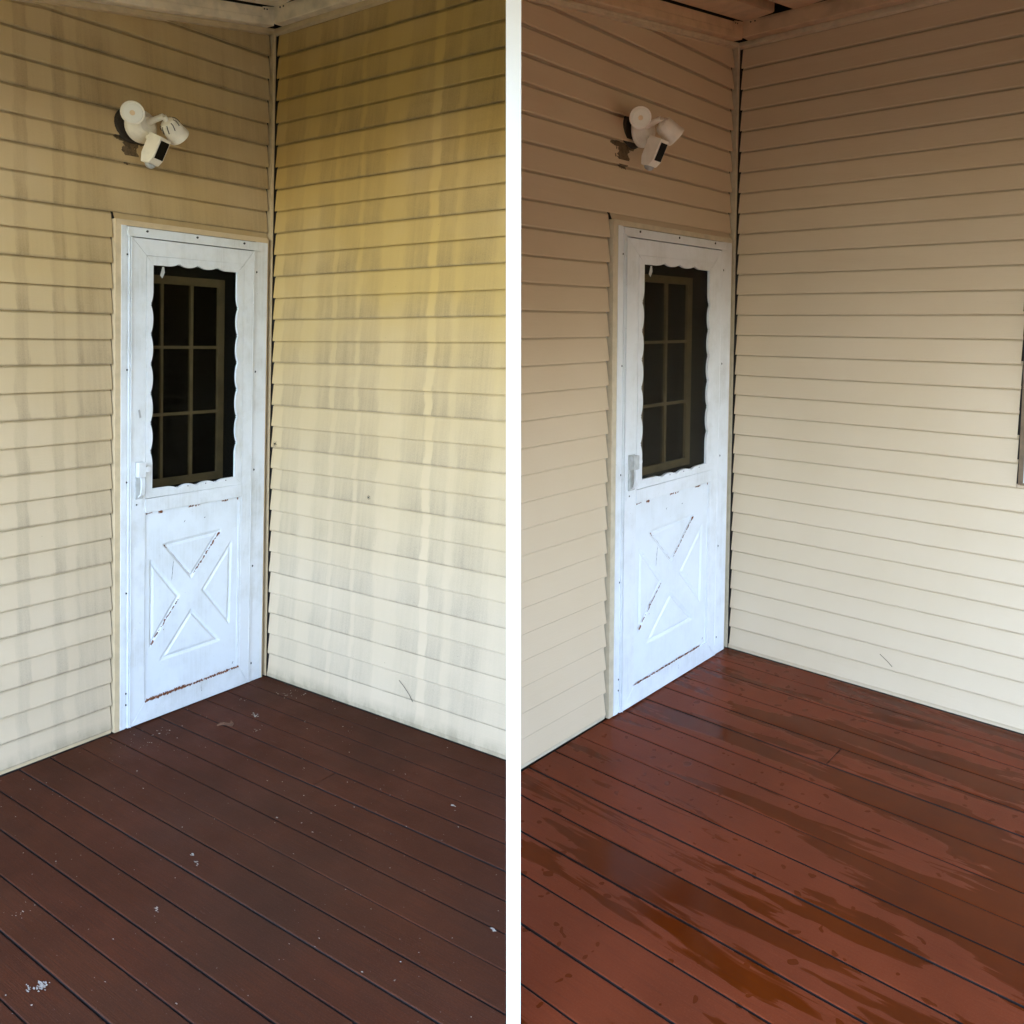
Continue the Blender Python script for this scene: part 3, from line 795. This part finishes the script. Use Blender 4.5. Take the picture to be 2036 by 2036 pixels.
    part('latch_box', [((-.851, -.050, 1.072), (-.815, -.0262, 1.132))], [M_white[0], M_handle][h], parent=hd)
    c0 = wp(h, -.806, -.050, 1.098)
    lm = MB(); lathe(lm, wp(h, -.803, -.022, 1.102), -axis(h, 1), [(0, .011), (.014, .011), (.016, .014), (.026, .014), (.028, .011)], 14); lm.build('thumb_button', W, hd)
    m = MB(h)                                # pull lever: curved bar below the box
    pr = [(-.050, 1.070), (-.053, 1.05), (-.052, 1.02), (-.046, .998), (-.027, .984)]
    for (ya, za), (yb_, zb_) in zip(pr[:-1], pr[1:]):
        for xa, xb2 in ((-.840, -.820),):
            m.face([(xa, ya, za), (xb2, ya, za), (xb2, yb_, zb_), (xa, yb_, zb_)]); m.face([(xa, ya+.008, za), (xa, ya, za), (xa, yb_, zb_), (xa, yb_+.008, zb_)])
            m.face([(xb2, ya, za), (xb2, ya+.008, za), (xb2, yb_+.008, zb_), (xb2, yb_, zb_)]); m.face([(xb2, ya+.008, za), (xa, ya+.008, za), (xa, yb_+.008, zb_), (xb2, yb_+.008, zb_)])
    m.build('pull_lever', W, hd)
    part('strike_cover', [((-.866, -.0235, .935), (-.815, -.0208, .977))])
    lm = MB(); lathe(lm, wp(h, -.846, -.0232, .955), -axis(h, 1), [(0, .004), (.002, .003)], 8); lm.build('screw', M_black, d)
    # sticker remains on the stile and on the glass
    m = MB(h); a0, a1 = (-.836, 1.352), (-.824, 1.318)
    m.prism([(-.838, 1.350), (-.828, 1.353), (-.820, 1.320), (-.830, 1.316)], .0208, .0212, frame=lambda a, b, c: (a, -c, b)); m.build('tape_scrap', M_grey if h == 0 else W, d)
    m = MB(h); m.prism([(-.712, 1.912), (-.700, 1.948), (-.690, 1.948), (-.686, 1.925), (-.700, 1.900)], .0108, .0112, frame=lambda a, b, c: (a, -c, b)); m.build('glass_sticker', M_handle, d)
    part('door_sweep', [((SL+.004, -.014, .0015), (SR_-.004, -.010, .0055))], M_black)

    # ---------------- inner door seen through the glass
    idr = empty('inner_door', wp(h, -.5, .08, 0), ['dark inner door with nine-pane window, behind the glass of the rusty storm door', 'dark inner door with nine-pane window, behind the storm door on the wet porch'][h], 'door', 'inner doors')
    IY = .075
    gl_, gr_, gb_, gt_ = -.818, -.287, 1.035, 1.885
    def ip(name, a, b, mat): m = MB(h); m.box(a, b); return m.build(name, mat, idr)
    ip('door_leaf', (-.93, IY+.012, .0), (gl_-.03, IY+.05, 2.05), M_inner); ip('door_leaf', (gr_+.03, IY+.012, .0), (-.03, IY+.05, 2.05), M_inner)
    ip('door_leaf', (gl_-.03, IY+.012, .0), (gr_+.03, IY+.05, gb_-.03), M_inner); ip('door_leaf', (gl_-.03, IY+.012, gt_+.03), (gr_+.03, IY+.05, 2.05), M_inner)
    for nm, a, b in (('lite_frame', (gl_-.035, IY-.006, gb_-.035), (gl_, IY+.012, gt_+.035)), ('lite_frame', (gr_, IY-.006, gb_-.035), (gr_+.040, IY+.012, gt_+.035)),
                     ('lite_frame', (gl_, IY-.006, gb_-.035), (gr_, IY+.012, gb_)), ('lite_frame', (gl_, IY-.006, gt_), (gr_, IY+.012, gt_+.035)),
                     ('muntin', (-.640, IY-.004, gb_), (-.626, IY+.016, gt_)), ('muntin', (-.462, IY-.004, gb_), (-.446, IY+.016, gt_)),
                     ('muntin', (gl_, IY-.0045, 1.604), (gr_, IY+.0155, 1.617)), ('muntin', (gl_, IY-.0045, 1.310), (gr_, IY+.0155, 1.323))):
        ip(nm, a, b, M_wood)
    for xa, xb2 in ((gl_, -.640), (-.626, -.462), (-.446, gr_)):
        for za, zb_ in ((gb_, 1.310), (1.323, 1.604), (1.617, gt_)): ip('pane', (xa, IY+.006, za), (xb2, IY+.008, zb_), M_glass)
    # dark hallway behind
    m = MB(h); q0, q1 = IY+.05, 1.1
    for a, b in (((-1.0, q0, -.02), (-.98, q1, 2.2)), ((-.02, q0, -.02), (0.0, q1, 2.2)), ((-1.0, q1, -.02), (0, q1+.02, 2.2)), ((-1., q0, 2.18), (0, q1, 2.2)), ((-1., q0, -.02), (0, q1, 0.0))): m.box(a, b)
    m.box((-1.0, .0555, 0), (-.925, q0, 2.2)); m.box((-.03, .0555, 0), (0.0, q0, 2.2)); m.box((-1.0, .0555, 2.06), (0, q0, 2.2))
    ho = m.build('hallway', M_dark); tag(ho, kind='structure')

# ------------------------------------------------------------------ floodlight cameras
def flood(h):
    org = wp(h, -.834 if h == 0 else -.800, 0, 2.502)
    ray = (org-Vector((0, 0, CAMZ))).normalized()
    n = -ray; r = Vector((0, 0, 1)).cross(n).normalized(); u = n.cross(r).normalized()     # right / up / towards the yard
    wn_ = (axis(h, 0).cross(axis(h, 2))).normalized()
    if wn_.dot(n) < 0: wn_ = -wn_
    def L(a, b, c): return org + r*a + u*b + n*c
    d = empty('floodlight', org, ['cream double floodlight with camera on the mildewed siding above the rusty door', 'cream double floodlight with camera on the washed siding above the door'][h], 'floodlight', 'floodlight cameras')
    P = M_lampw[h]
    # dark gasket and sealant against the wall
    m = MB(); cc = org + r*(-.022) + u*(.005)
    lathe(m, cc - wn_*.002, wn_, [(0, .072), (.012, .074), (.020, .066)], 26); m.build('gasket', M_caulk, d)
    m = MB(); lathe(m, org + wn_*.020, wn_, [(0, .066), (.006, .068), (.018, .064), (.036, .050), (.052, .040), (.058, .030), (.060, .005)], 30); m.build('junction_box', P, d)
    # wire clip
    m = MB(); tube(m, [org+r*(-.075)+u*.02+wn_*.01, org+r*(-.080)-u*.02+wn_*.022, org+r*(-.070)-u*.045+wn_*.022, org+r*(-.05)-u*.062+wn_*.012, org+r*(-.072)-u*.060+wn_*.006], .0028, 6); m.build('cable', M_grey, d)
    S = 4311. if h == 0 else 4144.
    C0 = (640, 620) if h == 0 else (700, 650)
    def Q(x, y, c): return L((x-C0[0])/S, (C0[1]-y)/S, c)
    if h == 0: f1, a1, f2, b2, arm = (575, 395), Vector((.12, .10, -1)), (1325, 735), (1110, 490), [(760, 560), (880, 490), (1060, 400)]
    else: f1, a1, f2, b2, arm = (775, 415), Vector((-.16, .10, -1)), (1385, 750), (1130, 510), [(830, 590), (930, 520), (1120, 440)]
    def dirv(v): return (r*v[0]+u*v[1]+n*v[2]).normalized()
    # first lamp head: faces the viewer
    lf = Q(*f1, .165); ax = dirv(a1)
    m = MB(); lathe(m, lf, ax, [(0, .0435), (.002, .0445), (.010, .044), (.020, .040), (.045, .032), (.070, .024), (.078, .012)], 32); hd = m.build('lamp_head', P, d)
    m = MB(); lathe(m, lf-ax*.0022, ax, [(-.001, .0300), (.0005, .0365), (.0022, .0380)], 32); m.build('lens', M_lface, hd)
    m = MB(); lathe(m, lf-ax*.0045, ax, [(0, .009), (.0014, .010)], 14); m.build('diode', M_amber, hd)
    m = MB(); tube(m, [lf+ax*.066, Q(f1[0]+70, f1[1]+70, .065), org+wn_*.045+u*.015], .014, 12); m.build('arm', P, d)
    # second lamp head on a swivel arm, seen from behind with cooling slots
    pA, pB, pC = Q(*arm[0], .040), Q(*arm[1], .075), Q(*arm[2], .095)
    m = MB(); tube(m, [pA, pB, pC], [.013, .0125, .0120], 14); m.build('arm', P, d)
    base = Q(*b2, .085); rimc = Q(*f2, .060 if h == 0 else .075)
    ax2 = (rimc-base).normalized()
    ax2 = (ax2 + (-n)*(.12)).normalized() if h == 0 else ax2
    ln = (rimc-base).length
    m = MB(); lathe(m, base-ax2*.006, ax2, [(0, .014), (.004, .026), (.012, .034), (.028, .0385), (ln*.75, .0405), (ln*.98, .0435), (ln+.006, .0445), (ln+.009, .0425)], 32); h2 = m.build('lamp_head', P, d)
    uu, vv, ww = basis(ax2)
    for k in range(9):
        a_ = 2*math.pi*k/9+.3; m = MB(); pts = []
        for t, rr_ in ((.006, .0295), (.014, .0365), (.024, .0392), (.034, .0402)): pts.append(base-ax2*.006+ww*t+(uu*math.cos(a_+t*9)+vv*math.sin(a_+t*9))*rr_)
        tube(m, pts, .0019 if h == 0 else .0010, 5); m.build('vent_slot', M_caulk if h == 0 else P, h2)
    m = MB(); tube(m, [pC, base+ax2*.004], .011, 10); m.build('swivel', P, d)
    # camera body: tilted box, chamfered foot, sensor dome
    D = Vector((-.375, -.925, 0)); Wd = Vector((.72, -.10, -.66)) if h == 0 else Vector((.62, -.09, -.77)); 
    D = D.normalized(); Wd = (Wd - D*Wd.dot(D)).normalized(); B = D.cross(Wd).normalized()
    if B.z > 0: B = -B
    top = Q(1010, 740, .150) if h == 0 else Q(1130, 765, .150)
    Dw, Ww, Bw = [r*v.x+u*v.y+n*v.z for v in (D, Wd, B)]
    hh, ww_, dd_ = .088, .058, .066
    m = MB()
    # cross-section (depth,down): foot slopes in front and back
    sec = [(0, 0), (dd_, 0), (dd_, hh), (dd_*.78, hh+.034), (.012, hh+.026), (0, hh)]
    bev = .003
    for sgn, w0 in ((0, 0), (1, ww_)):
        pts = [top+Bw*a+Dw*b+Ww*w0 for a, b in sec]; m.face(pts if sgn else pts[::-1])
    for i in range(len(sec)):
        a, b = sec[i], sec[(i+1) % len(sec)]
        m.face([top+Bw*a[0]+Dw*a[1], top+Bw*b[0]+Dw*b[1], top+Bw*b[0]+Dw*b[1]+Ww*ww_, top+Bw*a[0]+Dw*a[1]+Ww*ww_])
    cb = m.build('camera_body', P, d, weld=True)
    bv = cb.modifiers.new('bevel', 'BEVEL'); bv.width = .0035; bv.segments = 3
    m = MB(); p0 = top-Bw*.0008
    for q in ([(.007, .013), (.051, .013), (.051, hh-.001), (.007, hh-.001)],):
        a_ = [p0+Ww*x+Dw*y for x, y in q]; b_ = [p-Bw*.0016 for p in a_]
        m.face(b_); 
        for i in range(4): m.face([a_[i], a_[(i+1) % 4], b_[(i+1) % 4], b_[i]])
    m.build('camera_window', M_lens, cb)
    m = MB(); dc = top+Bw*dd_*.42+Dw*(hh+.027)+Ww*ww_*.5; lathe(m, dc, Dw, [(0, .021), (.008, .020), (.015, .015), (.019, .008), (.020, .001)], 18); m.build('sensor_dome', M_grey, cb)
    m = MB(); tube(m, [top+Bw*dd_*.9+Dw*.034+Ww*.02, org+wn_*.05-u*.030+r*.012], [.011, .014], 12); m.build('ball_joint', P, d)
flood(0); flood(1)
# sealant stain below each floodlight: a thin dark smear with an uneven outline, on the siding
for h in (0, 1):
    m = MB(h); c = (-.875, 2.392) if h == 0 else (-.885, 2.382)
    def prof_y(z):
        zc = z_course(29)+math.floor((z-z_course(29))/COURSE)*COURSE; f = (z-zc)/(COURSE+.012)
        return (LAP*.76*f if f < .5 else LAP*(.38+(f-.5)/.32*.28) if f < .82 else LAP*(.66+(f-.82)/.07*.32))-.0012
    gs = .0035
    def inside(x, z):
        v = 9
        for (cx_, cz_, rx, rz) in ((c[0]+.004, c[1]-.004, .040, .036), (c[0]-.008, c[1]+.055, .070, .012), (c[0]+.010, c[1]+.036, .045, .016), (c[0]+.045, c[1]+.050, .045, .012)):
            v = min(v, ((x-cx_)/rx)**2+((z-cz_)/rz)**2)
        return v + .9*mnoise.noise(Vector((x*38, z*38, 3+h*4))) + .5*mnoise.noise(Vector((x*120, z*120, 8))) < 1
    for ix in range(-26, 30):
        for iz in range(-16, 24):
            x_, z_ = c[0]+ix*gs, c[1]+iz*gs
            if inside(x_, z_):
                m.face([(x_+a_*gs, prof_y(z_+b_*gs), z_+b_*gs) for a_, b_ in ((0, 0), (1, 0), (1, 1), (0, 1))])
    o = m.build('sealant_smear', M_smear); tag(o, ['brown sealant smear below the floodlight on the mildewed siding', 'brown sealant smear below the floodlight on the washed siding'][h], 'stain', 'sealant smears')

# ------------------------------------------------------------------ litter on the dull deck
def flake(mb, x, y, s, rnd, z=.0025):
    n = rnd.randint(4, 6); a0 = rnd.random()*6; pts = []
    for i in range(n):
        a = a0+2*math.pi*i/n; q = s*(.5+rnd.random()*.7); pts.append((x+q*math.cos(a)*1.1, y+q*math.sin(a)*1.6, z+rnd.random()*s*.5))
    mb.face(pts)
rnd = random.Random(11); m = MB(0)
for cx_, cy_, n, spread, s in ((-.104, -.248, 12, .05, .0038), (-.12, -.30, 6, .03, .0045), (-.05, -.33, 5, .02, .004), (-.912, -.139, 26, .10, .0028), (-.80, -.16, 10, .05, .004), (-.30, -.16, 6, .03, .0032), (-.393, -.346, 12, .018, .005),
        (-.502, -.458, 8, .015, .004), (-1.339, -1.008, 5, .012, .0045), (-1.364, -1.057, 6, .012, .0050), (-1.611, -1.154, 7, .014, .0040), (-.982, -1.055, 3, .005, .005), (-.467, -1.49, 4, .006, .006), (-.996, -1.979, 4, .006, .006),
        (-2.026, -1.189, 34, .019, .0050), (-2.055, -1.170, 14, .014, .003), (-1.9, -.85, 12, .05, .003)):
    for _ in range(n): flake(m, rnd.gauss(cx_, spread*.5), rnd.gauss(cy_, spread*.6), .72*s*(.5+rnd.random()*.8), rnd)
for _ in range(120): 
    fx, fy = rnd.uniform(-2.4, -.02), rnd.uniform(-3.0, -.02)
    if leftok(0, fx, fy, 0) > .02: flake(m, fx, fy, .0015+rnd.random()*.0014, rnd)
o = m.build('paint_flakes', M_flake, origin=wp(0, -1, -1, 0)); tag(o, kind='stuff')
# dark grit along the foot of the wall
m = MB(0)
for _ in range(60): flake(m, -.008-abs(rnd.gauss(0, .008)), -.16-rnd.random()*.9*rnd.random(), .004, rnd, .002)
o = m.build('grit', M_caulk, origin=wp(0, 0, -.5, 0)); tag(o, kind='stuff')
m = MB(0); lf = [(-.575, -.300), (-.552, -.290), (-.535, -.318), (-.512, -.300), (-.525, -.335), (-.552, -.352), (-.560, -.325)]
m.prism([(a, b) for a, b in lf], .004, .0055); m.prism([(-.60, -.302), (-.572, -.296), (-.56, -.31)], .006, .014)
o = m.build('dry_leaf', M_leaf); tag(o, 'curled brown dry leaf lying on the dull deck near the rusty door', 'leaf')
def hair(h, wall, pts, nm, label):
    m = MB(); P_ = [wp(h, *(p if wall == 'L' else p)) for p in pts]; tube(m, P_, .0011, 5)
    o = m.build(nm, M_caulk); tag(o, label, 'twig')
hair(0, 'R', [(-.004, -.885, .190), (-.006, -.915, .170), (-.006, -.945, .143), (-.005, -.966, .115)], 'twig', 'thin dark curved stem stuck to the low courses of the yellowed wall')
hair(1, 'R', [(-.004, -.783, .183), (-.006, -.800, .172), (-.006, -.820, .157), (-.005, -.839, .139)], 'twig', 'thin dark curved stem stuck to the low courses of the washed long wall')
# small insects on the yellowed wall
for (yy, zz, lb) in ((-.059, 1.153, 'small dark spider on the yellowed wall beside the door frame'), (-.68, .962, 'tiny dark bug in the middle of the yellowed wall')):
    m = MB(); c = wp(0, -.003, yy, zz); s_ = 1 if yy > -.1 else .7
    a = axis(0, 1).normalized(); b = axis(0, 2).normalized(); nrm = -axis(0, 0).normalized()
    lathe(m, c+nrm*.002-a*.004*s_, a, [(0, .001), (.002*s_, .0035*s_), (.006*s_, .0035*s_), (.009*s_, .001)], 8)
    for k in range(6):
        an = (k-2.5)*.5; sg = 1 if k % 2 else -1
        dv = (b*sg*math.cos(an)+a*math.sin(an)); tube(m, [c+nrm*.002, c+dv*.007*s_+nrm*.005, c+dv*.013*s_], .0007, 4)
    o = m.build('spider' if s_ == 1 else 'bug', M_black); tag(o, lb, 'insect')
